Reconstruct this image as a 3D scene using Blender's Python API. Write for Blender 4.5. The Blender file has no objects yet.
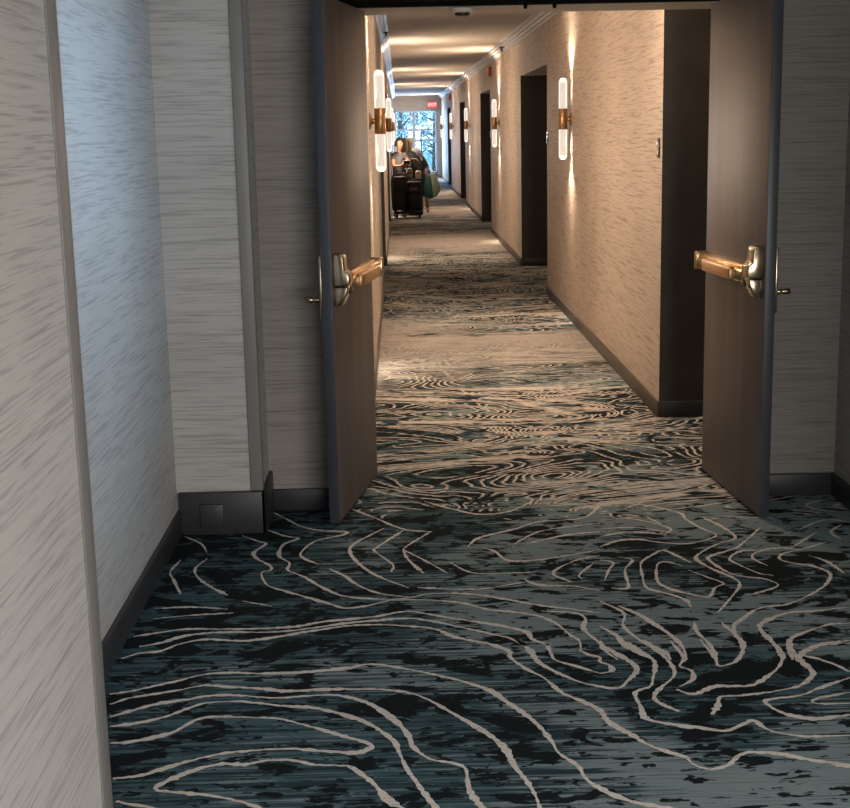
import bpy, bmesh, math, random
from mathutils import Vector, Matrix
from mathutils.bvhtree import BVHTree
random.seed(7)
scene = bpy.context.scene
COL = scene.collection
CARPET_LINES = [
 [(-0.929,3.955),(-0.869,3.973),(-0.803,4.008),(-0.735,4.045),(-0.659,4.091),(-0.576,4.1),(-0.491,4.087),(-0.397,4.085),(-0.304,4.093),(-0.24,4.106),(-0.197,4.115),(-0.127,4.139),(-0.027,4.098),(0.056,4.05),(0.146,3.99),(0.233,3.911),(0.28,3.821),(0.325,3.734),(0.359,3.651),(0.386,3.544),(0.398,3.47),(0.44,3.388),(0.45,3.32),(0.481,3.261),(0.538,3.194),(0.62,3.151),(0.699,3.102)],
 [(-0.913,3.877),(-0.867,3.918),(-0.792,3.946),(-0.715,3.974),(-0.647,4.004),(-0.572,3.987),(-0.479,3.97),(-0.386,3.941),(-0.296,3.946),(-0.223,3.946),(-0.191,3.944),(-0.109,3.938),(-0.019,3.91),(0.051,3.846),(0.11,3.758),(0.174,3.663),(0.227,3.573),(0.255,3.497),(0.271,3.398),(0.295,3.312),(0.31,3.231),(0.315,3.167),(0.32,3.108)],
 [(-0.894,3.788),(-0.833,3.83),(-0.77,3.872),(-0.694,3.895),(-0.608,3.923),(-0.518,3.917),(-0.417,3.892),(-0.311,3.903),(-0.239,3.903),(-0.188,3.88),(-0.134,3.837),(-0.08,3.76),(-0.029,3.656),(-0.008,3.578),(-0.001,3.531),(0.043,3.456),(0.09,3.435),(0.136,3.398),(0.14,3.322),(0.145,3.256),(0.17,3.175),(0.19,3.131)],
 [(-0.88,3.72),(-0.791,3.744),(-0.72,3.785),(-0.675,3.83),(-0.619,3.869),(-0.531,3.874),(-0.467,3.859),(-0.386,3.832),(-0.305,3.816),(-0.234,3.78),(-0.184,3.742),(-0.148,3.713),(-0.105,3.661),(-0.054,3.571),(-0.041,3.506),(-0.018,3.398),(0.009,3.313),(0.038,3.223),(0.066,3.153)],
 [(-0.857,3.608),(-0.8,3.612),(-0.738,3.639),(-0.685,3.674),(-0.629,3.754),(-0.562,3.766),(-0.474,3.757),(-0.386,3.739),(-0.297,3.683),(-0.218,3.629),(-0.179,3.598),(-0.145,3.577),(-0.115,3.543),(-0.143,3.512),(-0.175,3.505),(-0.254,3.523),(-0.354,3.543),(-0.451,3.535),(-0.515,3.526),(-0.592,3.495),(-0.665,3.451),(-0.729,3.407),(-0.804,3.389)],
 [(-0.354,3.177),(-0.45,3.244),(-0.531,3.28),(-0.61,3.301),(-0.674,3.317),(-0.675,3.345),(-0.639,3.385),(-0.583,3.433),(-0.523,3.46),(-0.458,3.451),(-0.412,3.471),(-0.332,3.47),(-0.266,3.439),(-0.193,3.43),(-0.172,3.422),(-0.131,3.363),(-0.099,3.303),(-0.068,3.229),(-0.023,3.173)],
 [(-0.77,3.262),(-0.729,3.244),(-0.673,3.224),(-0.623,3.192)],
 [(-0.707,5.605),(-0.636,5.523),(-0.595,5.478),(-0.633,5.368),(-0.612,5.28),(-0.549,5.181),(-0.544,5.125),(-0.576,5.099),(-0.539,4.949),(-0.46,4.869),(-0.367,4.787),(-0.288,4.717),(-0.233,4.673),(-0.153,4.691),(-0.068,4.741),(0.039,4.739),(0.135,4.716),(0.208,4.679),(0.288,4.612),(0.37,4.585),(0.449,4.54),(0.502,4.463),(0.539,4.349),(0.561,4.293),(0.554,4.202),(0.551,4.213),(0.574,4.173),(0.609,4.145),(0.603,4.109),(0.628,4.082),(0.63,4.034),(0.59,4.013)],
 [(-0.623,5.703),(-0.531,5.59),(-0.465,5.542),(-0.52,5.463),(-0.526,5.312),(-0.476,5.212),(-0.475,5.12),(-0.406,5.035),(-0.343,4.927),(-0.272,4.828),(-0.227,4.792),(-0.112,4.757),(-0.015,4.76),(0.061,4.796),(0.149,4.802),(0.245,4.781),(0.359,4.715),(0.46,4.651),(0.56,4.607),(0.668,4.553)],
 [(-0.616,5.971),(-0.539,5.845),(-0.465,5.724),(-0.372,5.65),(-0.27,5.628),(-0.28,5.577),(-0.388,5.502),(-0.439,5.344),(-0.421,5.265),(-0.358,5.184)],
 [(-0.314,5.125),(-0.247,5.03),(-0.215,4.957),(-0.157,4.868),(-0.091,4.807),(-0.004,4.775)],
 [(-0.203,5.486),(-0.237,5.407),(-0.24,5.307),(-0.194,5.17)],
 [(-0.105,5.662),(-0.172,5.546),(-0.236,5.427),(-0.232,5.307),(-0.187,5.151),(-0.115,5.012),(-0.003,4.873)],
 [(0.096,5.596),(-0.011,5.388),(-0.018,5.309),(-0.001,5.211),(0.055,5.041)],
 [(-0.023,5.619),(-0.127,5.397),(-0.138,5.338),(-0.065,5.16),(-0.07,5.069)],
 [(-0.949,4.443),(-0.855,4.478),(-0.767,4.5),(-0.633,4.49),(-0.511,4.487),(-0.39,4.5),(-0.31,4.538),(-0.229,4.552),(-0.13,4.574),(-0.015,4.62),(0.057,4.59),(0.139,4.543),(0.229,4.498),(0.318,4.449),(0.393,4.387),(0.407,4.318),(0.46,4.261),(0.451,4.272),(0.456,4.181),(0.464,4.131),(0.524,4.077),(0.59,4.013)],
 [(-0.911,4.345),(-0.838,4.38),(-0.758,4.443),(-0.63,4.461),(-0.467,4.45),(-0.327,4.482),(-0.227,4.517),(-0.109,4.538),(-0.005,4.55),(0.086,4.509),(0.156,4.46),(0.253,4.392),(0.329,4.337),(0.373,4.267),(0.357,4.319),(0.388,4.224),(0.407,4.122),(0.446,4.047),(0.509,3.96),(0.558,3.923),(0.627,3.896),(0.673,3.961),(0.708,4.029),(0.704,4.089),(0.669,4.166),(0.625,4.26)],
 [(-0.95,4.244),(-0.9,4.287),(-0.834,4.3),(-0.776,4.362),(-0.692,4.397),(-0.569,4.374),(-0.462,4.399),(-0.365,4.442),(-0.266,4.477),(-0.21,4.493),(-0.118,4.495),(-0.006,4.472),(0.085,4.437),(0.152,4.355),(0.257,4.289),(0.32,4.219),(0.32,4.166),(0.364,4.064),(0.412,3.99),(0.453,3.874),(0.507,3.806),(0.55,3.74),(0.564,3.658),(0.616,3.567),(0.647,3.509),(0.701,3.451),(0.736,3.426),(0.75,3.378),(0.783,3.35),(0.834,3.364),(0.89,3.431),(0.94,3.44),(1.0,3.424),(1.069,3.385),(1.159,3.345),(1.192,3.326)],
 [(-0.92,5.287),(-0.937,5.139),(-0.911,5.047),(-0.856,4.873)],
 [(-0.815,5.297),(-0.844,5.168),(-0.816,5.057),(-0.756,4.949),(-0.676,4.843)],
 [(-0.927,4.719),(-0.79,4.724),(-0.658,4.692)],
 [(-0.908,4.612),(-0.777,4.638),(-0.632,4.651)],
 [(-0.614,4.774),(-0.501,4.712)],
 [(-0.953,5.613),(-0.868,5.501),(-0.826,5.376)],
 [(0.699,4.294),(0.749,4.186),(0.776,4.097),(0.748,3.967),(0.726,3.901),(0.674,3.86),(0.673,3.753),(0.676,3.671),(0.752,3.626),(0.815,3.603),(0.876,3.579),(0.924,3.605),(0.976,3.641),(0.996,3.591),(1.035,3.55),(1.111,3.527),(1.219,3.529)],
 [(0.777,4.289),(0.811,4.156),(0.825,4.057),(0.813,3.975),(0.736,3.856),(0.728,3.791),(0.779,3.715)],
 [(0.861,4.269),(0.876,4.127),(0.848,4.055),(0.877,4.017),(0.867,3.948),(0.815,3.895)],
 [(0.802,3.873),(0.848,3.837),(0.921,3.887),(0.984,3.888),(1.039,3.891),(1.101,3.955),(1.159,4.034),(1.199,4.142),(1.188,4.246)],
 [(0.961,4.275),(0.974,4.12),(0.972,4.047),(1.031,4.079),(1.075,4.163),(1.089,4.24)],
 [(1.25,4.255),(1.233,4.127),(1.249,3.992),(1.236,3.946),(1.181,3.881),(1.098,3.842),(0.985,3.817),(0.922,3.811),(0.899,3.748),(0.868,3.689)],
 [(1.363,3.972),(1.336,4.033),(1.296,4.085),(1.261,4.125),(1.33,4.196),(1.442,4.214)],
 [(1.348,3.927),(1.248,3.866),(1.159,3.806),(1.084,3.789),(1.044,3.77),(1.061,3.707),(1.101,3.663),(1.162,3.64),(1.262,3.663)],
 [(1.313,3.817),(1.264,3.803),(1.188,3.772),(1.193,3.744),(1.287,3.738)],
 [(0.685,4.674),(0.75,4.547),(0.729,4.418),(0.765,4.279),(0.823,4.171),(0.83,4.11)],
 [(0.741,4.623),(0.799,4.529),(0.834,4.439),(0.872,4.325),(0.89,4.217),(0.882,4.106)],
 [(0.649,4.424),(0.694,4.324),(0.698,4.257),(0.723,4.203),(0.774,4.114)],
 [(0.629,4.288),(0.635,4.197),(0.662,4.122)],
 [(0.754,5.149),(0.8,5.108),(0.769,5.019),(0.735,4.899)],
 [(0.829,5.18),(0.88,5.138),(0.831,5.014),(0.809,4.809),(0.749,4.814)],
 [(1.101,5.083),(1.063,5.18),(1.024,5.253),(0.965,5.188),(0.908,5.099),(0.886,4.939),(0.879,4.804),(0.942,4.734),(0.992,4.666),(0.997,4.589)],
 [(1.06,5.05),(1.013,5.101),(0.968,5.075),(0.932,4.884),(0.954,4.798),(1.016,4.728),(1.083,4.691),(1.126,4.785),(1.169,4.831),(1.13,4.902),(1.072,4.995)],
 [(0.779,5.321),(0.863,5.395),(0.95,5.408),(1.027,5.36),(1.13,5.331),(1.209,5.365),(1.282,5.442),(1.238,5.552),(1.204,5.689),(1.197,5.783),(1.077,5.913),(0.878,6.006)],
 [(1.284,5.705),(1.336,5.544),(1.35,5.394),(1.26,5.32),(1.154,5.191),(1.132,5.117),(1.165,5.005),(1.218,4.895),(1.225,4.81),(1.149,4.654),(1.077,4.523)],
 [(1.489,5.53),(1.393,5.37),(1.316,5.256),(1.201,5.168),(1.178,5.114),(1.212,4.966),(1.255,4.91),(1.333,4.869),(1.364,4.799),(1.299,4.738),(1.223,4.696)],
 [(1.428,5.227),(1.33,5.215),(1.262,5.125),(1.278,5.05),(1.329,4.938),(1.377,4.907)],
 [(1.578,5.214),(1.479,5.242),(1.383,5.191),(1.353,5.118),(1.385,5.023)],
 [(1.702,5.447),(1.595,5.312),(1.537,5.237)],
 [(1.718,5.321),(1.595,5.232),(1.482,5.164),(1.456,5.091),(1.513,5.031),(1.553,5.009),(1.593,4.917),(1.546,4.801),(1.459,4.694),(1.345,4.593),(1.23,4.556),(1.14,4.445),(1.102,4.391),(1.08,4.283)],
 [(1.55,4.547),(1.427,4.517),(1.32,4.505),(1.216,4.425),(1.183,4.357),(1.192,4.222),(1.183,4.085)],
 [(1.499,4.39),(1.426,4.381),(1.327,4.319),(1.251,4.244),(1.215,4.083)],
 [(1.447,4.23),(1.353,4.21),(1.265,4.14),(1.239,4.082)],
 [(1.837,5.543),(1.762,5.442),(1.771,5.337)],
 [(1.579,5.137),(1.625,5.058),(1.647,4.913)],
 [(0.977,4.443),(0.966,4.345),(0.982,4.237),(0.979,4.1)],
 [(1.068,4.422),(1.093,4.255),(1.073,4.153)],
 [(0.834,5.7),(0.964,5.711),(1.053,5.635),(1.111,5.542),(1.07,5.46)],
 [(0.815,5.568),(0.967,5.576),(1.09,5.501)],
 [(0.8,5.462),(0.931,5.514),(1.066,5.469)],
 [(1.044,5.727),(1.086,5.61)],
 [(1.888,5.583),(1.784,5.615),(1.648,5.495)],
 [(-0.262,5.987),(-0.153,5.834),(-0.023,5.641),(0.102,5.587)],
 [(0.074,6.081),(0.191,5.946),(0.317,5.839),(0.451,5.874),(0.572,6.035)],
 [(0.868,5.933),(0.777,5.751),(0.669,5.714),(0.565,5.701),(0.454,5.599),(0.297,5.485),(0.242,5.366)],
 [(0.827,5.655),(0.709,5.621),(0.55,5.548),(0.437,5.39)],
 [(0.809,5.525),(0.668,5.495),(0.485,5.386)],
 [(0.301,5.341),(0.346,5.298),(0.395,5.167),(0.512,5.169),(0.634,5.215),(0.773,5.282)],
 [(0.762,5.205),(0.648,5.139),(0.552,5.001),(0.606,4.893)],
 [(0.726,5.114),(0.65,4.975),(0.654,4.923)],
 [(0.162,5.16),(0.248,5.025),(0.405,5.013),(0.497,5.023)],
 [(0.03,4.87),(0.248,4.837),(0.441,4.906)],
 [(0.433,4.941),(0.482,4.868),(0.611,4.842),(0.701,4.785)],
 [(-0.024,5.349),(0.069,5.186),(0.146,5.034)],
 [(0.464,4.584),(0.575,4.56),(0.609,4.499),(0.59,4.4),(0.626,4.262)],
]

# ------------------------------------------------------------------ helpers
def link(o):
    COL.objects.link(o)
    return o

class MB:
    """collects shapes into one bmesh, built as ONE mesh object"""
    def __init__(s):
        s.bm = bmesh.new()
    def box(s, a, b, bev=0.0, mi=0, seg=2):
        x0, y0, z0 = [min(p, q) for p, q in zip(a, b)]
        x1, y1, z1 = [max(p, q) for p, q in zip(a, b)]
        t = bmesh.new()
        v = [t.verts.new(p) for p in ((x0,y0,z0),(x1,y0,z0),(x1,y1,z0),(x0,y1,z0),(x0,y0,z1),(x1,y0,z1),(x1,y1,z1),(x0,y1,z1))]
        for f in ((0,3,2,1),(4,5,6,7),(0,1,5,4),(1,2,6,5),(2,3,7,6),(3,0,4,7)):
            t.faces.new([v[i] for i in f]).material_index = mi
        if bev > 0:
            bmesh.ops.bevel(t, geom=list(t.edges), offset=bev, segments=seg, affect='EDGES', profile=0.5)
            for f in t.faces: f.smooth = True
        s.merge(t)
        return s
    def merge(s, t, M=None):
        if M is not None: t.transform(M)
        me = bpy.data.meshes.new('tmp'); t.to_mesh(me); t.free()
        s.bm.from_mesh(me); bpy.data.meshes.remove(me)
    def prism(s, poly, y0, y1, axis='y', mi=0, smooth=False, bev=0):
        """extrude a 2D polygon; axis y: poly=(x,z); axis x: poly=(y,z); axis z: poly=(x,y)"""
        t = bmesh.new()
        def P(p, k):
            return {'y': (p[0], k, p[1]), 'x': (k, p[0], p[1]), 'z': (p[0], p[1], k)}[axis]
        A = [t.verts.new(P(p, y0)) for p in poly]; B = [t.verts.new(P(p, y1)) for p in poly]
        n = len(poly)
        t.faces.new(A); t.faces.new(B[::-1])
        for i in range(n):
            t.faces.new((A[i], B[i], B[(i+1) % n], A[(i+1) % n]))
        bmesh.ops.recalc_face_normals(t, faces=list(t.faces))
        if bev: bmesh.ops.bevel(t, geom=list(t.edges), offset=bev, segments=2, affect='EDGES', profile=0.5)
        for f in t.faces: f.material_index = mi; f.smooth = smooth or bool(bev)
        s.merge(t)
        return s
    def lathe(s, prof, M=None, n=24, mi=0, smooth=True):
        """prof: list of (r, z)"""
        t = bmesh.new(); rings = []
        for r, z in prof:
            if r < 1e-6: rings.append([t.verts.new((0, 0, z))])
            else: rings.append([t.verts.new((r*math.cos(2*math.pi*i/n), r*math.sin(2*math.pi*i/n), z)) for i in range(n)])
        for a, b in zip(rings, rings[1:]):
            if len(a) == 1 and len(b) == 1: continue
            for i in range(n):
                j = (i+1) % n
                if len(a) == 1: f = t.faces.new((a[0], b[j], b[i]))
                elif len(b) == 1: f = t.faces.new((a[i], a[j], b[0]))
                else: f = t.faces.new((a[i], a[j], b[j], b[i]))
                f.smooth = smooth; f.material_index = mi
        bmesh.ops.recalc_face_normals(t, faces=list(t.faces))
        s.merge(t, M)
        return s
    def tube(s, pts, r, n=10, mi=0):
        pts = [Vector(p) for p in pts]
        rr = r if isinstance(r, (list, tuple)) else [r]*len(pts)
        t = bmesh.new(); rings = []
        up = Vector((0.31, 0.22, 0.93))
        for i, p in enumerate(pts):
            d = (pts[min(i+1, len(pts)-1)] - pts[max(i-1, 0)]).normalized()
            a = d.cross(up)
            if a.length < 1e-3: a = d.cross(Vector((1, 0, 0)))
            a.normalize(); b = d.cross(a)
            rings.append([t.verts.new(p + rr[i]*(a*math.cos(2*math.pi*k/n) + b*math.sin(2*math.pi*k/n))) for k in range(n)])
        for A, B in zip(rings, rings[1:]):
            for k in range(n):
                f = t.faces.new((A[k], A[(k+1) % n], B[(k+1) % n], B[k])); f.smooth = True; f.material_index = mi
        t.faces.new(rings[0][::-1]).material_index = mi; t.faces.new(rings[-1]).material_index = mi
        bmesh.ops.recalc_face_normals(t, faces=list(t.faces))
        s.merge(t)
        return s
    def build(s, name, mats, parent=None, loc=None):
        me = bpy.data.meshes.new(name)
        s.bm.to_mesh(me); s.bm.free()
        for m in (mats if isinstance(mats, (list, tuple)) else [mats]): me.materials.append(m)
        o = link(bpy.data.objects.new(name, me))
        if parent is not None: o.parent = parent
        if loc is not None: o.location = loc
        return o

def tag(o, label=None, cat=None, group=None, kind=None):
    if label: o['label'] = label
    if cat: o['category'] = cat
    if group: o['group'] = group
    if kind: o['kind'] = kind
    return o
def empty(name, loc=(0, 0, 0), rz=0.0):
    o = link(bpy.data.objects.new(name, None)); o.location = loc; o.rotation_euler = (0, 0, rz); o.empty_display_size = .1
    return o
def struct(o, label=None):
    o['kind'] = 'structure'
    if label: o['label'] = label
    return o
def copy_tree(o, parent=None):
    c = o.copy(); link(c)
    if parent is not None: c.parent = parent
    for ch in list(o.children): copy_tree(ch, c)
    return c

# ------------------------------------------------------------------ materials
def newmat(name):
    m = bpy.data.materials.new(name); m.use_nodes = True
    nt = m.node_tree
    b = nt.nodes['Principled BSDF']
    return m, nt, b
def N(nt, t, **k):
    n = nt.nodes.new(t)
    for a, v in k.items(): setattr(n, a, v)
    return n
def mathn(nt, op, a, b=None, clamp=False):
    n = N(nt, 'ShaderNodeMath', operation=op, use_clamp=clamp)
    for i, v in enumerate((a, b)):
        if v is None: continue
        if isinstance(v, (int, float)): n.inputs[i].default_value = v
        else: nt.links.new(v, n.inputs[i])
    return n.outputs[0]
def noise(nt, vec, scale=(1, 1, 1), detail=2, rough=.5, dist=0.0, off=(0, 0, 0)):
    mp = N(nt, 'ShaderNodeMapping'); mp.inputs['Scale'].default_value = scale; mp.inputs['Location'].default_value = off
    nt.links.new(vec, mp.inputs['Vector'])
    n = N(nt, 'ShaderNodeTexNoise'); n.inputs['Scale'].default_value = 1; n.inputs['Detail'].default_value = detail
    n.inputs['Roughness'].default_value = rough; n.inputs['Distortion'].default_value = dist
    nt.links.new(mp.outputs[0], n.inputs['Vector'])
    return n.outputs['Fac']
def ramp(nt, fac, stops, interp='LINEAR'):
    r = N(nt, 'ShaderNodeValToRGB'); r.color_ramp.interpolation = interp
    e = r.color_ramp.elements
    while len(e) < len(stops): e.new(0.5)
    for i, (p, c) in enumerate(stops):
        e[i].position = p; e[i].color = (*c, 1) if len(c) == 3 else c
    nt.links.new(fac, r.inputs[0])
    return r.outputs[0]
def mix(nt, fac, a, b, mode='MIX'):
    n = N(nt, 'ShaderNodeMix', data_type='RGBA', blend_type=mode)
    for s, v in ((n.inputs[0], fac), (n.inputs[6], a), (n.inputs[7], b)):
        if isinstance(v, (int, float)): s.default_value = v
        elif isinstance(v, tuple): s.default_value = (*v, 1) if len(v) == 3 else v
        else: nt.links.new(v, s)
    return n.outputs[2]
def position(nt):
    return N(nt, 'ShaderNodeNewGeometry').outputs['Position']
def flat(name, col, rough=.5, metal=0.0, var=.06, vscale=6.0, spec=.5, streak=None):
    m, nt, b = newmat(name)
    f = noise(nt, position(nt), streak or (vscale,)*3, 3)
    lo = tuple(max(0, c*(1-var*2)) for c in col); hi = tuple(min(1, c*(1+var*2)) for c in col)
    c = ramp(nt, f, [(.25, lo), (.75, hi)])
    nt.links.new(c, b.inputs['Base Color'])
    b.inputs['Roughness'].default_value = rough; b.inputs['Metallic'].default_value = metal
    b.inputs['Specular IOR Level'].default_value = spec
    return m
def emit(name, col, strength):
    m, nt, b = newmat(name)
    b.inputs['Base Color'].default_value = (*col, 1)
    b.inputs['Emission Color'].default_value = (*col, 1); b.inputs['Emission Strength'].default_value = strength
    return m

def wallpaper(name, base, streak, sx=5.0, sz=150.0, amount=.75, bump=.25):
    """grasscloth: short horizontal dark dashes over a soft weave, with a slight relief"""
    m, nt, b = newmat(name)
    P = position(nt)
    a = noise(nt, P, (sx, sx, sz), 2, .55, .35)
    a2 = noise(nt, P, (sx*2.3, sx*2.3, sz*2.1), 2, .5, .2, (3, 5, 7))
    big = noise(nt, P, (1.1, 1.1, 2.2), 2, .5, 0)
    dash = ramp(nt, mathn(nt, 'ADD', mathn(nt, 'MULTIPLY', a, .7), mathn(nt, 'MULTIPLY', a2, .3)),
                [(.36, (1, 1, 1)), (.50, (0.12, .12, .12)), (.62, (0, 0, 0))])
    c = mix(nt, mathn(nt, 'MULTIPLY', dash, amount), base, streak)
    c = mix(nt, 1.0, c, ramp(nt, big, [(.3, (.93, .93, .93)), (.7, (1.05, 1.05, 1.05))]), 'MULTIPLY')
    nt.links.new(c, b.inputs['Base Color'])
    b.inputs['Roughness'].default_value = .62; b.inputs['Specular IOR Level'].default_value = .3
    bp = N(nt, 'ShaderNodeBump'); bp.inputs['Strength'].default_value = bump; bp.inputs['Distance'].default_value = .002
    nt.links.new(mathn(nt, 'SUBTRACT', 1.0, dash), bp.inputs['Height'])
    nt.links.new(bp.outputs[0], b.inputs['Normal'])
    return m

M = {}
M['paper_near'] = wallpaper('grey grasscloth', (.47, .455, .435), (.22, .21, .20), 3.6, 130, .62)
M['paper_shade'] = wallpaper('shaded grey grasscloth', (.31, .285, .265), (.16, .145, .135), 3.6, 150, .7)  # same paper, shade beside the door leaves put into its colour
M['paper_corr'] = wallpaper('tan wavy grasscloth', (.55, .46, .385), (.26, .20, .15), 2.9, 85, .7, .7)
M['dark_wall'] = flat('dark satin paint', (.052, .047, .043), .36, 0, .08)
M['base'] = flat('charcoal baseboard', (.03, .031, .034), .45, 0, .05)
M['base_corr'] = flat('brown baseboard', (.085, .066, .052), .4, 0, .05)
M['trim_grey'] = flat('grey corner guard', (.20, .19, .18), .45, 0, .03)
M['ceiling'] = flat('ceiling paint', (.62, .55, .48), .85, 0, .03, 2)
M['header'] = flat('header paint', (.62, .55, .47), .7, 0, .02, 2)
M['near_ceil'] = flat('near ceiling paint', (.5, .5, .5), .9, 0, .02, 2)
M['crown'] = flat('crown gloss white', (.50, .50, .53), .42, 0, .02)
M['door_face'] = flat('taupe satin door paint', (.128, .098, .086), .5, 0, .1, 4, .5, (9, 9, 1.2))
M['door_edge'] = flat('slate door edge', (.042, .048, .060), .4, 0, .04)
M['black'] = flat('black frame paint', (.004, .004, .004), .8, 0, .05, 6, .1)
M['brass'] = flat('polished brass', (.80, .54, .29), .24, 1, .06, 25)
M['brass_pad'] = flat('satin brass pad', (.70, .46, .25), .38, 1, .06, 25, .5, (3, 3, 120))
M['chrome'] = flat('pale nickel', (.42, .34, .24), .2, 1, .04, 25)
M['dark_metal'] = flat('dark bronze', (.10, .075, .05), .35, 1, .06, 20)
M['sconce_brass'] = flat('aged brass', (.42, .27, .14), .34, 1, .08, 20)
M['white_plastic'] = flat('white plastic', (.75, .74, .71), .4, 0, .02)
M['red'] = flat('red enamel', (.45, .03, .02), .35, 0, .05)
M['exit_red'] = emit('lit red exit face', (1.0, .10, .09), 1.1)
M['exit_text'] = emit('pale red letters', (1.0, .55, .5), 1.3)
M['frame_blue'] = flat('window frame paint', (.42, .47, .55), .4, 0, .03)
M['trunk'] = flat('bark', (.10, .085, .07), .9, 0, .2)
M['grass'] = flat('lawn', (.22, .36, .38), .9, 0, .25, 3)

def glass_pane():
    m, nt, b = newmat('window glass')
    out = nt.nodes['Material Output']
    tr = N(nt, 'ShaderNodeBsdfTransparent'); tr.inputs[0].default_value = (.93, .97, 1, 1)
    gl = N(nt, 'ShaderNodeBsdfGlossy'); gl.inputs['Roughness'].default_value = .03
    mx = N(nt, 'ShaderNodeMixShader'); mx.inputs[0].default_value = .06
    nt.links.new(tr.outputs[0], mx.inputs[1]); nt.links.new(gl.outputs[0], mx.inputs[2]); nt.links.new(mx.outputs[0], out.inputs[0])
    return m
M['glass'] = glass_pane()

def tube_shell():
    m, nt, b = newmat('lit clear glass')
    out = nt.nodes['Material Output']
    tr = N(nt, 'ShaderNodeBsdfTransparent')
    em = N(nt, 'ShaderNodeEmission'); em.inputs[0].default_value = (1, .90, .78, 1); em.inputs[1].default_value = 2.3
    mx = N(nt, 'ShaderNodeMixShader'); mx.inputs[0].default_value = .26
    nt.links.new(tr.outputs[0], mx.inputs[1]); nt.links.new(em.outputs[0], mx.inputs[2]); nt.links.new(mx.outputs[0], out.inputs[0])
    return m
def tube_core():
    m, nt, b = newmat('seeded glass core')
    f = noise(nt, position(nt), (90, 90, 14), 3, .6, .3)
    c = ramp(nt, f, [(.35, (.30, .17, .10)), (.55, (.70, .50, .36)), (.7, (1, .85, .7))])
    b.inputs['Base Color'].default_value = (.08, .06, .045, 1); nt.links.new(c, b.inputs['Emission Color']); b.inputs['Emission Strength'].default_value = .38
    return m
M['shell'] = tube_shell(); M['core'] = tube_core()
M['tube_cap'] = emit('bright glass end', (1, .92, .8), 3.0)

def leaf_mat():
    m, nt, b = newmat('foliage')
    c = ramp(nt, noise(nt, position(nt), (2.5, 2.5, 2.5), 3), [(.3, (.07, .20, .24)), (.5, (.18, .38, .42)), (.7, (.45, .62, .60))])
    nt.links.new(c, b.inputs['Base Color']); b.inputs['Roughness'].default_value = .6
    return m
M['leaf'] = leaf_mat()

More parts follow.
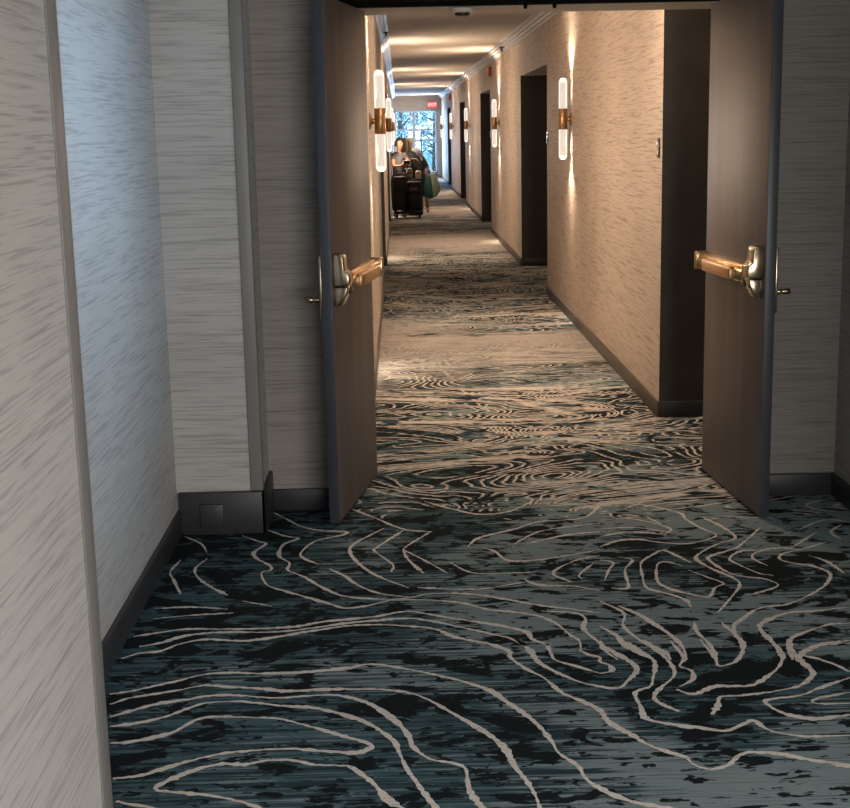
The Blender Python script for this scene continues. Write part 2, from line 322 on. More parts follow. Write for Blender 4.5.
# carpet: teal and charcoal drift pattern with pale contour lines
def carpet():
    m, nt, b = newmat('patterned carpet')
    P = position(nt)
    sep = N(nt, 'ShaderNodeSeparateXYZ'); nt.links.new(P, sep.inputs[0])
    def thr(v, t, w=.008): return ramp(nt, v, [(t-w, (0, 0, 0)), (t+w, (1, 1, 1))])
    def add(*v):
        o = v[0]
        for k in v[1:]: o = mathn(nt, 'ADD', o, k)
        return o
    def mul(v, k): return mathn(nt, 'MULTIPLY', v, k)
    def cen(v): return mathn(nt, 'SUBTRACT', v, .5)
    fine = noise(nt, P, (2.2, 190, 1), 2, .6, 0)
    mid = noise(nt, P, (1.1, 62, 1), 2, .6, 0, (7, 3, 0))
    jag = noise(nt, P, (9, 70, 1), 3, .6, 0, (1, 8, 0))
    low = noise(nt, P, (.8, 1.1, 1), 3, .5, .5, (2.3, 1.1, 0))
    blot = noise(nt, P, (5.2, 8.5, 1), 4, .55, .6, (4.4, 9.2, 0))
    blot2 = noise(nt, P, (7.5, 17, 1), 3, .55, .4, (9.1, 2.2, 0))
    bias = N(nt, 'ShaderNodeMapRange'); bias.inputs[1].default_value = -.1; bias.inputs[2].default_value = .7; bias.inputs[3].default_value = -.03; bias.inputs[4].default_value = .06
    nt.links.new(sep.outputs[0], bias.inputs[0])
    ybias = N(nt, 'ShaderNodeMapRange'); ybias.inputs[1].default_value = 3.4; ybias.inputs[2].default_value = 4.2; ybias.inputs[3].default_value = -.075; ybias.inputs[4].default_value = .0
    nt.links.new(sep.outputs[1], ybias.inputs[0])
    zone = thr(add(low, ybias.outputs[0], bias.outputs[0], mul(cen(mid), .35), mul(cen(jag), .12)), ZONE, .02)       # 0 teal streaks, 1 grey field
    teal = mix(nt, thr(add(mid, mul(cen(jag), .3)), .50, .05), TEALD, TEAL)
    teal = mix(nt, thr(add(blot2, mul(cen(jag), .35), mul(cen(fine), .2)), .60), teal, TEALG)
    grey = mix(nt, mul(thr(fine, .60, .08), .55), GREY, TEALG)
    col = mix(nt, zone, teal, grey)
    spots = thr(add(blot, mul(cen(jag), .22), mul(cen(low), -.45)), SPOT)
    col = mix(nt, spots, col, DARK)
    col = mix(nt, thr(add(blot2, mul(cen(jag), .25), mul(cen(blot), -.4)), .62), col, DARK)
    blot3 = noise(nt, P, (12, 22, 1), 3, .6, .5, (2.1, 6.2, 0))
    col = mix(nt, thr(add(blot3, mul(cen(jag), .25), mul(cen(low), -.3), mul(cen(blot), .35)), .605), col, DARK)
    line = ramp(nt, fine, [(.33, (1, 1, 1)), (.40, (0, 0, 0))])
    col = mix(nt, mul(line, .9), col, DARK)
    # farther along, warm grey cross bands: plain carpet, with sconce light pools painted in
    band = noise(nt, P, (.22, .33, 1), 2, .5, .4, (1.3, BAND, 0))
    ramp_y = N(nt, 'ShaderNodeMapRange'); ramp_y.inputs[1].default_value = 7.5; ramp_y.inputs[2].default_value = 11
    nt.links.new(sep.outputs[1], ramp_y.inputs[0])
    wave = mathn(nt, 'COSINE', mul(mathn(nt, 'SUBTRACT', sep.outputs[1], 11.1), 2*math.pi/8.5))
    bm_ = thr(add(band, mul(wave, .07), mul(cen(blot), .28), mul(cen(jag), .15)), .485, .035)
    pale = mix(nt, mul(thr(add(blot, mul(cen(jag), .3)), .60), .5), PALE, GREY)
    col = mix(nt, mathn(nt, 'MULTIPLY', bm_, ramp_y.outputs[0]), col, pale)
    # contour lines of a soft height field; finite differences keep their width even
    def field(off):
        mp = N(nt, 'ShaderNodeMapping'); mp.inputs['Location'].default_value = off; nt.links.new(P, mp.inputs['Vector'])
        return noise(nt, mp.outputs[0], (.62, 1.35, 1), 2.5, .5, .9, (5.1, 2.2, 0))
    e = .01
    f0, fx, fy = field((0, 0, 0)), field((e, 0, 0)), field((0, e, 0))
    f0, fx, fy = [add(q, mul(cen(jag), .016)) for q in (f0, fx, fy)]
    K = 38.0
    gx = mul(mathn(nt, 'SUBTRACT', fx, f0), K/e); gy = mul(mathn(nt, 'SUBTRACT', fy, f0), K/e)
    g = mathn(nt, 'SQRT', add(mathn(nt, 'MULTIPLY', gx, gx), mathn(nt, 'MULTIPLY', gy, gy)))
    fr = mathn(nt, 'ABSOLUTE', cen(mathn(nt, 'FRACT', mul(f0, K))))
    dist = mathn(nt, 'DIVIDE', fr, add(g, .05))
    wd = mul(noise(nt, P, (22, 22, 1), 2), .0135)
    ln = mathn(nt, 'LESS_THAN', dist, wd)
    brk = thr(noise(nt, P, (4, 8, 1), 2, .5, 0, (3, 3, 0)), .40, .03)
    ln = mathn(nt, 'MULTIPLY', ln, brk)
    ln = mathn(nt, 'MULTIPLY', ln, mathn(nt, 'GREATER_THAN', add(sep.outputs[1], mul(cen(low), 1.6), mul(cen(blot), 1.0)), 5.95))
    far = mathn(nt, 'GREATER_THAN', add(sep.outputs[1], mul(cen(low), 1.6), mul(cen(blot), 1.0)), 5.95)
    fr2 = mathn(nt, 'ABSOLUTE', cen(mathn(nt, 'FRACT', add(mul(f0, K), .27))))
    dk = mathn(nt, 'LESS_THAN', mathn(nt, 'DIVIDE', fr2, add(g, .05)), mul(noise(nt, P, (9, 22, 1), 2, .5, 0, (2, 4, 0)), .030))
    dk = mathn(nt, 'MULTIPLY', dk, thr(add(noise(nt, P, (2.2, 5, 1), 2, .5, 0, (8, 3, 0)), mul(cen(jag), .3)), .48, .02))
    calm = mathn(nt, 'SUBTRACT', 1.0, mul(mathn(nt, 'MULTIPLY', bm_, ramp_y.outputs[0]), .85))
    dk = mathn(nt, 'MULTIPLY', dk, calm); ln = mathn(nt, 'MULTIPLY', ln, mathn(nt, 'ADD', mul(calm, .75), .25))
    col = mix(nt, mathn(nt, 'MULTIPLY', dk, far), col, DARK)
    col = mix(nt, ln, col, CREAM)
    pile = noise(nt, P, (260, 330, 1), 2, .6, 0)
    col = mix(nt, 1.0, col, ramp(nt, pile, [(.3, (.75, .75, .75)), (.7, (1.22, 1.22, 1.22))]), 'MULTIPLY')
    nt.links.new(col, b.inputs['Base Color'])
    b.inputs['Roughness'].default_value = .95; b.inputs['Specular IOR Level'].default_value = .1
    return m
ZONE, SPOT, BAND = .525, .545, 2.0
DARK = (.012, .016, .018); TEALD = (.030, .054, .064); TEAL = (.082, .145, .165); TEALG = (.15, .225, .245); GREY = (.235, .295, .305)
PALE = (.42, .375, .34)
CREAM = (.66, .60, .54)
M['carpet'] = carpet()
def cream_mat():
    m, nt, b = newmat('cream carpet pile')
    P = position(nt)
    f = noise(nt, P, (120, 160, 1), 3, .6)
    c = ramp(nt, f, [(.3, (.50, .46, .42)), (.5, (.76, .70, .64)), (.7, (.85, .80, .74))])
    st = noise(nt, P, (3.0, 170, 1), 2, .6, 0)
    c = mix(nt, 1.0, c, ramp(nt, st, [(.33, (.55, .55, .55)), (.42, (1, 1, 1))]), 'MULTIPLY')
    nt.links.new(c, b.inputs['Base Color']); b.inputs['Roughness'].default_value = .95; b.inputs['Specular IOR Level'].default_value = .1
    return m
M['cream'] = cream_mat()

# ------------------------------------------------------------------ setting
XL, XR, ZC, YE = -0.20, 1.483, 2.80, 48.0
ZL = 2.285                     # alcove lintel height
DEPTH = .55                    # alcove depth

def catmull(pts, step=.012):
    P = [Vector((p[0], p[1])) for p in pts]
    P = [P[0]*2-P[1]] + P + [P[-1]*2-P[-2]]
    out = []
    for i in range(1, len(P)-2):
        a, b, c, d = P[i-1:i+3]
        n = max(2, int((c-b).length/step))
        for k in range(n):
            t = k/n
            out.append(.5*((2*b) + (c-a)*t + (2*a-5*b+4*c-d)*t*t + (3*b-a-3*c+d)*t**3))
    out.append(P[-2])
    return out

def build_floor():
    mb = MB(); bm = mb.bm
    vs = [bm.verts.new(p) for p in ((-1.3, -3, 0), (3.6, -3, 0), (3.6, YE+.15, 0), (-1.3, YE+.15, 0))]
    bm.faces.new(vs)
    rnd = random.Random(3)
    for li, line in enumerate(CARPET_LINES):
        zl = .0010 + li*.00002
        pts = catmull(line)
        w0 = .0078 if sum(p[1] for p in line)/len(line) < 4.6 else .0062
        prev = None; ph = rnd.random()*10
        L = 0
        for i, p in enumerate(pts):
            q0, q1 = pts[max(0, i-1)], pts[min(len(pts)-1, i+1)]
            d = (q1-q0)
            if d.length < 1e-6: continue
            d.normalize(); nrm = Vector((-d.y, d.x))
            L += .012
            w = w0*(1 + .30*math.sin(L*9+ph) + .22*math.sin(L*37+ph*3)) * rnd.uniform(.62, 1.38)
            if i < 3 or i > len(pts)-4: w *= .5
            # tufted in rows: offsets snap to the weave so the edges look stepped
            p2 = Vector((p.x, round(p.y/.0045)*.0045))
            A = bm.verts.new((p2.x+nrm.x*w, p2.y+nrm.y*w, zl)); B = bm.verts.new((p2.x-nrm.x*w, p2.y-nrm.y*w, zl))
            if prev:
                f = bm.faces.new((prev[0], prev[1], B, A)); f.material_index = 1
            prev = (A, B)
    bm.normal_update()
    for f in bm.faces:
        if f.normal.z < 0: f.normal_flip()
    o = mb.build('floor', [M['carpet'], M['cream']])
    return struct(o, 'teal and charcoal patterned carpet with pale contour lines')
build_floor()

def wallbox(name, a, b, mats=('paper_corr', 'dark_wall'), darkside=None):
    mb = MB(); mb.box(a, b)
    mb.bm.normal_update()
    if darkside == '-y':
        for f in mb.bm.faces:
            if f.normal.y < -.5: f.material_index = 1
    if darkside == 'y':
        for f in mb.bm.faces:
            if abs(f.normal.y) > .5: f.material_index = 1
    return struct(mb.build(name, [M[k] for k in mats]))

# corridor walls, with door alcoves between the segments
R_SEG = [(7.80, 13.90), (16.87, 22.47), (25.15, 31.1), (33.65, 39.6), (42.1, YE)]
L_SEG = [(7.04, 14.60), (17.30, 23.2), (25.9, 31.8), (34.5, 40.4), (43.1, YE)]
for (y0, y1) in R_SEG: wallbox('wall_right', (XR, y0, 0), (XR+DEPTH, y1, ZC), darkside='y')
for (y0, y1) in L_SEG: wallbox('wall_left', (XL-DEPTH, y0, 0), (XL, y1, ZC), darkside='y')
wallbox('wall_right', (XR+DEPTH, 7.04, 0), (XR+DEPTH+.1, YE, ZC), ('dark_wall',))
wallbox('wall_left', (XL-DEPTH-.1, 7.04, 0), (XL-DEPTH, YE, ZC), ('dark_wall',))
for (a, b), (c, d) in zip(R_SEG, R_SEG[1:]): wallbox('wall_right', (XR, b, ZL), (XR+DEPTH, c, ZC))
for (a, b), (c, d) in zip(L_SEG, L_SEG[1:]): wallbox('wall_left', (XL-DEPTH, b, ZL), (XL, c, ZC))
# corridor baseboards
def basebox(name, a, b, mat='base_corr'):
    return struct(MB().box(a, b, .004).build(name, M[mat]))
HB = .095
for (y0, y1) in R_SEG: basebox('baseboard_right', (XR-.014, y0-.014, 0), (XR, min(y1+.0, YE), HB))
for (y0, y1) in L_SEG: basebox('baseboard_left', (XL, y0, 0), (XL+.012, min(y1, YE), HB))
for (y0, y1) in R_SEG: basebox('baseboard_right', (XR, y0-.016, 0), (XR+DEPTH, y0, HB), 'base')
for (y0, y1) in L_SEG[1:]: basebox('baseboard_left', (XL-DEPTH, y0-.014, 0), (XL, y0, HB), 'base')
# ceilings
struct(MB().box((-1.5, 7.04, ZC), (2.7, YE+.1, ZC+.1)).build('ceiling', M['ceiling']))
struct(MB().box((-1.3, -3.0, 2.75), (3.6, 6.0, 2.85)).build('ceiling', M['near_ceil']))
# crown mouldings
def crown(x, s, y0, y1):
    pr = [(0, 2.69), (.014, 2.69), (.018, 2.712), (.040, 2.716), (.046, 2.738), (.074, 2.742), (.08, 2.765), (.102, 2.77), (.106, 2.799), (0, 2.799)]
    return struct(MB().prism([(x+s*a, z) for a, z in pr], y0, y1).build('trim_1' if s < 0 else 'trim_2', M['crown']))
crown(XR, -1, 7.8, YE); crown(XL, 1, 7.04, YE)

# header wall: thick wall with pockets for the open door leaves
H0 = 2.242
wallbox('wall_header', (-.33, 6.62, H0), (1.58, 7.04, 3.0), ('header',))
wallbox('wall_header', (-.95, 6.0, 0), (-.345, 7.04, 3.0), ('paper_shade',))
wallbox('wall_header', (1.585, 6.03, 0), (3.2, 7.04, 3.0), ('paper_shade',))
wallbox('wall_header', (-.345, 6.0, 2.45), (1.585, 6.62, 3.0), ('paper_near',))
struct(MB().box((-.345, 6.58, H0), (1.585, 6.62, 2.45)).box((-.33, 6.50, 2.262), (1.57, 6.60, 2.45)).build('door_1', M['black']), 'black head of the double door frame')
struct(MB().box((-.344, 6.60, 0), (-.215, 7.035, H0), .004).build('trim_3', M['door_edge']))
struct(MB().box((1.575, 6.62, 0), (1.584, 7.035, H0), .002).build('trim_4', M['door_edge']))
basebox('baseboard_back', (-.62, 5.985, 0), (-.345, 6.0, .1), 'base')
basebox('baseboard_back', (1.585, 6.015, 0), (1.96, 6.03, .105), 'base')
# right wall of the near lobby
wallbox('wall_side', (1.955, 3.6, 0), (2.3, 6.03, 3.0), ('paper_near',))
basebox('baseboard_right', (1.94, 3.6, 0), (1.955, 6.03, .105), 'base')
wallbox('wall_back', (-1.3, -3.0, 0), (3.6, -2.9, 3.0), ('paper_near',))
wallbox('wall_lobby', (3.4, -2.9, 0), (3.6, 3.7, 3.0), ('paper_near',))
wallbox('wall_lobby', (2.3, 3.6, 0), (3.4, 3.7, 3.0), ('paper_near',))
# left side of the near lobby: pillar, recessed wall, near wall
wallbox('wall_pillar', (-1.3, 5.66, 0), (-.622, 6.1, 3.0), ('paper_near',))
wallbox('wall_recess', (-1.3, 2.4, 0), (-.985, 5.70, 3.0), ('paper_near',))
wallbox('wall_near', (-1.3, -2.5, 0), (-.692, 2.88, 3.0), ('paper_near',))
basebox('baseboard_left', (-.986, 2.88, 0), (-.966, 5.66, .105), 'base')
basebox('trim_5', (-.975, 5.635, 0), (-.605, 5.662, .185), 'base')        # tall plinth of the pillar
basebox('trim_5', (-.624, 5.635, 0), (-.605, 6.0, .185), 'base')
struct(MB().box((-.668, 5.652, .185), (-.618, 5.662, 2.75), .003).box((-.6225, 5.652, .185), (-.6155, 5.70, 2.75), .002).build('trim_6', M['trim_grey']))
struct(MB().box((-.712, 2.872, 0), (-.688, 2.885, 2.75), .003).box((-.6925, 2.80, 0), (-.6875, 2.885, 2.75), .0015).build('trim_7', M['trim_grey']))

# end wall with the big window
WX0, WX1, WZ0, WZ1 = -.15, 1.33, .16, 2.31
mbw = MB()
for a, b in (((XL-.3, YE, 0), (WX0, YE+.15, ZC)), ((WX1, YE, 0), (XR+.3, YE+.15, ZC)), ((WX0, YE, 0), (WX1, YE+.15, WZ0)), ((WX0, YE, WZ1), (WX1, YE+.15, ZC))):
    mbw.box(a, b)
struct(mbw.build('wall_end', M['paper_corr']))
win = struct(empty('window_1', ((WX0+WX1)/2, YE+.05, WZ0)), 'tall window at the far end of the corridor')
def wbox(name, a, b, mat, bev=.004):
    o = MB().box(a, b, bev).build(name, M[mat], win); o.matrix_parent_inverse = Matrix.Translation(-win.location); return o
mb = MB()
for a, b in (((WX0, YE+.01, WZ0), (WX0+.07, YE+.1, WZ1)), ((WX1-.07, YE+.01, WZ0), (WX1, YE+.1, WZ1)), ((WX0, YE+.01, WZ0), (WX1, YE+.1, WZ0+.07)), ((WX0, YE+.01, WZ1-.05), (WX1, YE+.1, WZ1))):
    mb.box(a, b, .004)
fr = mb.build('window_frame', M['frame_blue'], win); fr.matrix_parent_inverse = Matrix.Translation(-win.location)
wbox('mullion', (.48, YE+.02, WZ0), (.57, YE+.09, WZ1), 'frame_blue')
for z in (1.62, 1.26): wbox('glazing_bar', (WX0+.05, YE+.03, z), (WX1-.05, YE+.08, z+.06), 'frame_blue')
wbox('pane', (WX0+.05, YE+.05, WZ0+.05), (WX1-.05, YE+.056, WZ1-.04), 'glass', 0)
wbox('sill', (WX0-.05, YE-.06, WZ0-.04), (WX1+.05, YE+.02, WZ0), 'frame_blue')

# ------------------------------------------------------------------ fire doors
def fire_door(hx, hy, lx, ly, s, label, blabel):
    """root at the hinge; local x runs along the leaf to its latch edge, local y*s out of the visible face"""
    W = math.hypot(lx-hx, ly-hy); rz = math.atan2(ly-hy, lx-hx)
    root = tag(empty('fire_door', (hx, hy, 0), rz), label, 'door', 'pair of open corridor doors')
    t = .045
    mb = MB(); mb.box((0, 0, .012), (W, -s*t, 2.225), .002)
    mb.bm.normal_update()
    for f in mb.bm.faces:
        if abs(f.normal.x) > .6 or f.normal.y*s < -.6: f.material_index = 1
    leaf = mb.build('door_leaf', [M['door_face'], M['door_edge']], root)
    zb = 1.045
    bar = MB()
    # rail: a shallow channel with a raised lip
    pr = [(0, zb-.036), (s*.052, zb-.034), (s*.056, zb-.03), (s*.056, zb+.012), (s*.044, zb+.018), (s*.044, zb+.030), (s*.030, zb+.038), (0, zb+.038)]
    bar.prism(pr, .035, W-.10, axis='x', bev=.0015)
    rail = bar.build('panic_bar', M['brass'], root)
    tag(rail, blabel)
    MB().box((.19, s*.050, zb-.032), (W-.25, s*.078, zb+.022), .006).build('push_pad', M['brass_pad'], rail)
    MB().box((.020, 0, zb-.042), (.045, s*.064, zb+.044), .007).build('end_cap', M['brass'], rail)
    MB().box((W-.235, s*.046, zb-.028), (W-.12, s*.058, zb+.012), .004).build('dogging_plate', M['dark_metal'], rail)
    c = MB()
    x0, x1 = W-.105, W-.018
    c.prism([(0, zb-.005), (s*.066, zb-.004), (s*.072, zb+.004), (s*.070, zb+.05), (s*.050, zb+.062), (s*.046, zb+.118), (s*.036, zb+.13), (0, zb+.132)], x0, x1, axis='x', bev=.005)
    c.build('latch_case', M['chrome'], rail)
    MB().prism([(0, zb-.088), (s*.036, zb-.086), (s*.052, zb-.05), (s*.062, zb-.009), (0, zb-.008)], x0+.006, x1-.006, axis='x', bev=.004).build('latch_cover', M['chrome'], rail)
    MB().box((x0-.022, s*.0, zb-.045), (x0+.004, s*.062, zb+.045), .006).build('latch_collar', M['chrome'], rail)
    # outside trim: plate and short lever
    pl = MB().box((W-.085, -s*t, zb-.15), (W-.003, -s*(t+.011), zb+.125), .003).build('pull_plate', M['chrome'], root)
    Mx = Matrix.Translation((W-.054, -s*(t+.009), zb-.065)) @ Matrix.Rotation(math.pi/2*s, 4, 'X')
    MB().lathe([(0, 0), (.013, 0), (.012, .03), (.010, .045), (.014, .05), (.0135, .072), (0, .074)], Mx, 18).build('knob_spindle', M['chrome'], pl)
    for z in (.25, 1.1, 2.0):
        MB().lathe([(0, 0), (.008, 0), (.008, .1), (0, .1)], Matrix.Translation((-.004, -s*.047, z)), 12).build('hinge', M['dark_metal'], root)
    return root
fire_door(-.146, 6.56, -.296, 5.718, 1, 'left taupe corridor door leaf standing open with a brass push bar', 'brass push bar on the left leaf')
fire_door(1.454, 6.511, 1.515, 5.660, -1, 'right taupe corridor door leaf standing open in front of dark alcove', 'brass push bar on the right leaf')

# strikes hanging from the frame head
for i, (x, lab) in enumerate(((.60, 'left black latch strike hanging from the door frame head'), (.735, 'right black latch strike hanging from the door frame head'))):
    r = tag(empty('latch_strike', (x, 6.55, 2.262)), lab, 'door latch', 'latch strikes under the frame head')
    MB().box((-.035, -.03, -.014), (.035, .03, 0), .003).build('strike_plate', M['black'], r)
    MB().prism([(-.012, -.014), (.012, -.014), (.006, -.042), (-.006, -.042)], -.01, .01).build('strike_bolt', M['black'], r)

# ------------------------------------------------------------------ sconces
def make_sconce(label, side):
    r = tag(empty('wall_sconce'), label, 'wall lamp', 'brass twin tube wall lamps along the corridor')
    R = .039
    b = MB(); b.lathe([(0, -.088), (R-.002, -.088), (R, -.085), (R, .085), (R-.002, .088), (0, .088)], None, 32)
    body = b.build('body', M['sconce_brass'], r)
    # hourglass mount joining the body to the wall (wall at local x = +0.073)
    Mx = Matrix.Translation((.036, 0, 0)) @ Matrix.Rotation(math.pi/2, 4, 'Y')
    m2 = MB(); m2.lathe([(0, -.02), (.022, -.02), (.016, 0), (.022, .022), (.055, .030), (.058, .037), (0, .037)], Mx, 28)
    m2.build('wall_mount', M['sconce_brass'], r)
    for s in (1, -1):
        sh = MB(); sh.lathe([(R-.003, s*.088), (R-.003, s*.315), (R-.008, s*.330), (R-.02, s*.339)], None, 32)
        o = sh.build('glass_tube', M['shell'], r)
        cr = MB(); cr.lathe([(0, s*.09), (.026, s*.09), (.026, s*.30), (.02, s*.306), (0, s*.307)], None, 20)
        cr.build('core', M['core'], o)
        cp = MB(); cp.lathe([(R-.016, s*.331), (R-.021, s*.3395), (0, s*.343)], None, 24)
        cp.build('end_lens', M['tube_cap'], o)
    return r
def lamp(kind, loc, energy, col, **k):
    d = bpy.data.lights.new('lamp', kind); d.energy = energy; d.color = col
    for a, v in k.items(): setattr(d, a, v)
    o = link(bpy.data.objects.new('lamp', d)); o.location = loc
    return o
WARM = (1.0, .77, .56)
ORD = ['nearest', 'second nearest', 'third', 'fourth', 'farthest']
R_SC = [11.93, 20.5, 29.15, 37.6, 46.0]
L_SC = [9.6, 18.2, 26.8, 35.4]
proto = None
def place_sconce(x, y, side, label, wall_x):
    global proto
    if proto is None:
        proto = make_sconce(label, side); o = proto
    else:
        o = copy_tree(proto)
    o['label'] = label; o.location = (x, y, 1.742); o.rotation_euler = (0, 0, 0 if side > 0 else math.pi)
    for s in (1, -1):
        o2 = lamp('SPOT', (x - side*.055, y, 1.742 + s*.21), P_OMNI, WARM, spot_size=math.radians(172), spot_blend=.35, shadow_soft_size=.03); o2.rotation_euler = (0, math.radians(90 + s*12) * side, 0)
        if True:
            up = lamp('SPOT', (x - side*.02, y, 1.742 + s*.36), P_UP if s > 0 else P_UP*.6, WARM, spot_size=math.radians(125), spot_blend=.6, shadow_soft_size=.04); up.rotation_euler = (math.pi if s > 0 else 0, 0, 0)
        # tight wall washer from the mount, grazing the wall
        sp = lamp('SPOT', (wall_x - side*.026, y, 1.742 + s*.07), P_WASH, (1, .80, .58), spot_size=math.radians(36), spot_blend=1.0, shadow_soft_size=.012)
        sp.rotation_euler = (math.pi if s > 0 else 0, 0, 0)
P_OMNI, P_WASH, P_UP = 39.0, 170.0, 38.0
for k, y in enumerate(R_SC):
    place_sconce(XR-.073, y, 1, ['nearest brass twin tube lamp on the right wall, beside the tall wallpaper panel', 'second brass twin tube lamp along the right wall, past first dark alcove', 'third brass twin tube lamp along the right wall', 'fourth brass twin tube lamp along the right wall', 'farthest brass twin tube lamp on right wall, next to end window'][k], XR)
for k, y in enumerate(L_SC):
    place_sconce(XL+.073, y, -1, ['large brass twin tube lamp on left wall just past the left door leaf', 'second brass twin tube lamp along the left wall, smaller than the first', 'third brass twin tube lamp on left wall, above the person', 'farthest brass twin tube lamp on the left wall, mostly hidden'][k], XL)

# ------------------------------------------------------------------ small fittings
def wall_plate(y, z, label, mat='dark_metal'):
    r = tag(empty('number_plate', (XR, y, z)), label, 'wall plate', 'small plates beside the door alcoves')
    MB().box((-.008, -.035, -.055), (0, .035, .055), .003).build('plate', M[mat], r)
    for dz in (.024, -.024):
        MB().box((-.011, -.014, dz-.013), (-.007, .014, dz+.013), .002).build('rocker', M['chrome'], r)
wall_plate(7.90, 1.55, 'small dark plate at the near corner of right corridor wall')
wall_plate(13.83, 1.575, 'small brass plate on the right wall beside the first dark doorway', 'chrome')
wall_plate(22.40, 1.575, 'small pale plate on the right wall beside the second dark doorway', 'white_plastic')
def fire_alarm(y, z, label):
    r = tag(empty('fire_alarm', (XR, y, z)), label, 'fire alarm', 'red fire alarms above the doorways')
    MB().box((-.045, -.06, -.075), (0, .06, .075), .006).build('alarm_box', M['red'], r)
    MB().lathe([(0, 0), (.035, 0), (.03, .012), (0, .015)], Matrix.Translation((-.045, 0, .02)) @ Matrix.Rotation(-math.pi/2, 4, 'Y'), 18).build('strobe_lens', M['white_plastic'], r)
fire_alarm(22.2, 2.55, 'nearer red fire alarm on the right wall above a dark doorway')
fire_alarm(39.3, 2.55, 'farther red fire alarm on right wall near the exit sign')
def sprinkler(x, y, z, label):
    r = tag(empty('sprinkler_head', (x, y, z)), label, 'sprinkler', 'sprinkler heads')
    MB().lathe([(0, 0), (.032, 0), (.03, -.012), (.012, -.016), (.011, -.045), (0, -.045)], None, 18).build('body', M['dark_metal'], r)
    MB().lathe([(0, -.06), (.026, -.06), (.026, -.064), (0, -.064)], None, 18).box((-.018, -.003, -.062), (-.013, .003, -.03)).box((.013, -.003, -.062), (.018, .003, -.03)).build('deflector', M['dark_metal'], r)
sprinkler(XR-.075, 18.9, 2.742, 'dark sprinkler head under the crown moulding on the right')
sprinkler(-.115, 15.6, 2.742, 'dark sprinkler head under the crown moulding on the left')
r = tag(empty('smoke_detector', (.315, 6.73, H0)), 'round smoke detector under the soffit just behind the door frame head', 'smoke detector')
MB().lathe([(0, 0), (.052, 0), (.052, -.012), (.044, -.02), (0, -.02)], None, 32).build('base', M['white_plastic'], r)
MB().lathe([(.036, -.019), (.038, -.03), (.025, -.037), (0, -.038)], None, 32).build('vent_ring', M['dark_metal'], r)
# cover plate on the pillar plinth
MB_ = MB().box((-.885, 5.624, .035), (-.785, 5.636, .135), .003)
tag(MB_.build('cover_plate', M['base']), 'square charcoal cover plate on the tall plinth of left pillar', 'cover plate')
# small rounded fitting under the first alcove soffit
r = tag(empty('soffit_fitting', (1.86, 16.6, ZL)), 'small rounded grey fitting under the soffit of the first dark doorway', 'ceiling fitting')
MB().lathe([(0, 0), (.06, 0), (.055, -.02), (.03, -.03), (0, -.03)], None, 20).build('mount', M['white_plastic'], r)
MB().lathe([(.022, -.03), (.03, -.06), (.03, -.10), (.018, -.135), (0, -.14)], None, 20).build('dome', M['white_plastic'], r)
# exit sign
r = tag(empty('exit_sign', (1.17, YE, 2.49)), 'lit red EXIT sign on the wall above the far window', 'exit sign')
MB().box((-.17, -.06, -.105), (.17, 0, .105), .006).build('housing', M['red'], r)
MB().box((-.155, -.064, -.092), (.155, -.058, .092), .002).build('face_panel', M['exit_red'], r)
cu = bpy.data.curves.new('letters', 'FONT'); cu.body = 'EXIT'; cu.size = .15; cu.align_x = 'CENTER'; cu.align_y = 'CENTER'; cu.extrude = .002
to = bpy.data.objects.new('tmptext', cu); link(to)
bpy.context.view_layer.update()
me = bpy.data.meshes.new_from_object(to.evaluated_get(bpy.context.evaluated_depsgraph_get()))
bpy.data.objects.remove(to)
me.materials.clear(); me.materials.append(M['exit_text'])
lo = link(bpy.data.objects.new('letters', me)); lo.parent = r; lo.location = (0, -.0665, 0); lo.rotation_euler = (math.pi/2, 0, 0)

# ------------------------------------------------------------------ outside the window
struct(MB().box((-25, YE+.16, -.3), (25, 110, -.05)).build('ground_lawn', M['grass']), 'lawn outside the window')
def tree(x, y, h, rad, label, seed):
    rn = random.Random(seed)
    r = tag(empty('tree', (x, y, -.05)), label, 'tree', 'trees outside the window')
    tr = MB(); top = Vector((.1, 0, h*.8))
    tr.tube([(0, 0, 0), (.03, 0, h*.3), (.08, .03, h*.6), top], [.13, .10, .07, .03], 8)
    tips = []
    for i in range(13):
        a = rn.uniform(0, 6.28); z = h*rn.uniform(.04, .7); l = rad*rn.uniform(.6, 1)
        e = Vector((math.cos(a)*l, math.sin(a)*l*.7, z+l*.5)); tips.append(e)
        tr.tube([(0.04, 0, z), (e.x*.5, e.y*.5, z+l*.2), e], [.05, .03, .012], 6)
    tr.build('trunk', M['trunk'], r)
    lf = MB(); bm = lf.bm
    for i in range(900):
        c = rn.choice(tips) + Vector((rn.gauss(0, rad*.28), rn.gauss(0, rad*.28), rn.gauss(0, rad*.32)))
        u = Vector((rn.gauss(0, 1), rn.gauss(0, 1), rn.gauss(0, 1))).normalized(); w = u.orthogonal().normalized()
        s = rn.uniform(.05, .11)
        vs = [bm.verts.new(c+p) for p in (u*s*1.3, w*s*.55, -u*s*1.3, -w*s*.55)]
        bm.faces.new(vs)
    lf.build('foliage', M['leaf'], r)
tree(.0, 52, 4.4, 1.3, 'leafy tree outside the left half of the far window', 1)
tree(1.45, 57, 4.8, 1.4, 'leafy tree outside the right half of the far window', 2)
tree(.75, 63.5, 5.2, 1.6, 'taller tree farther out behind the window mullion', 3)

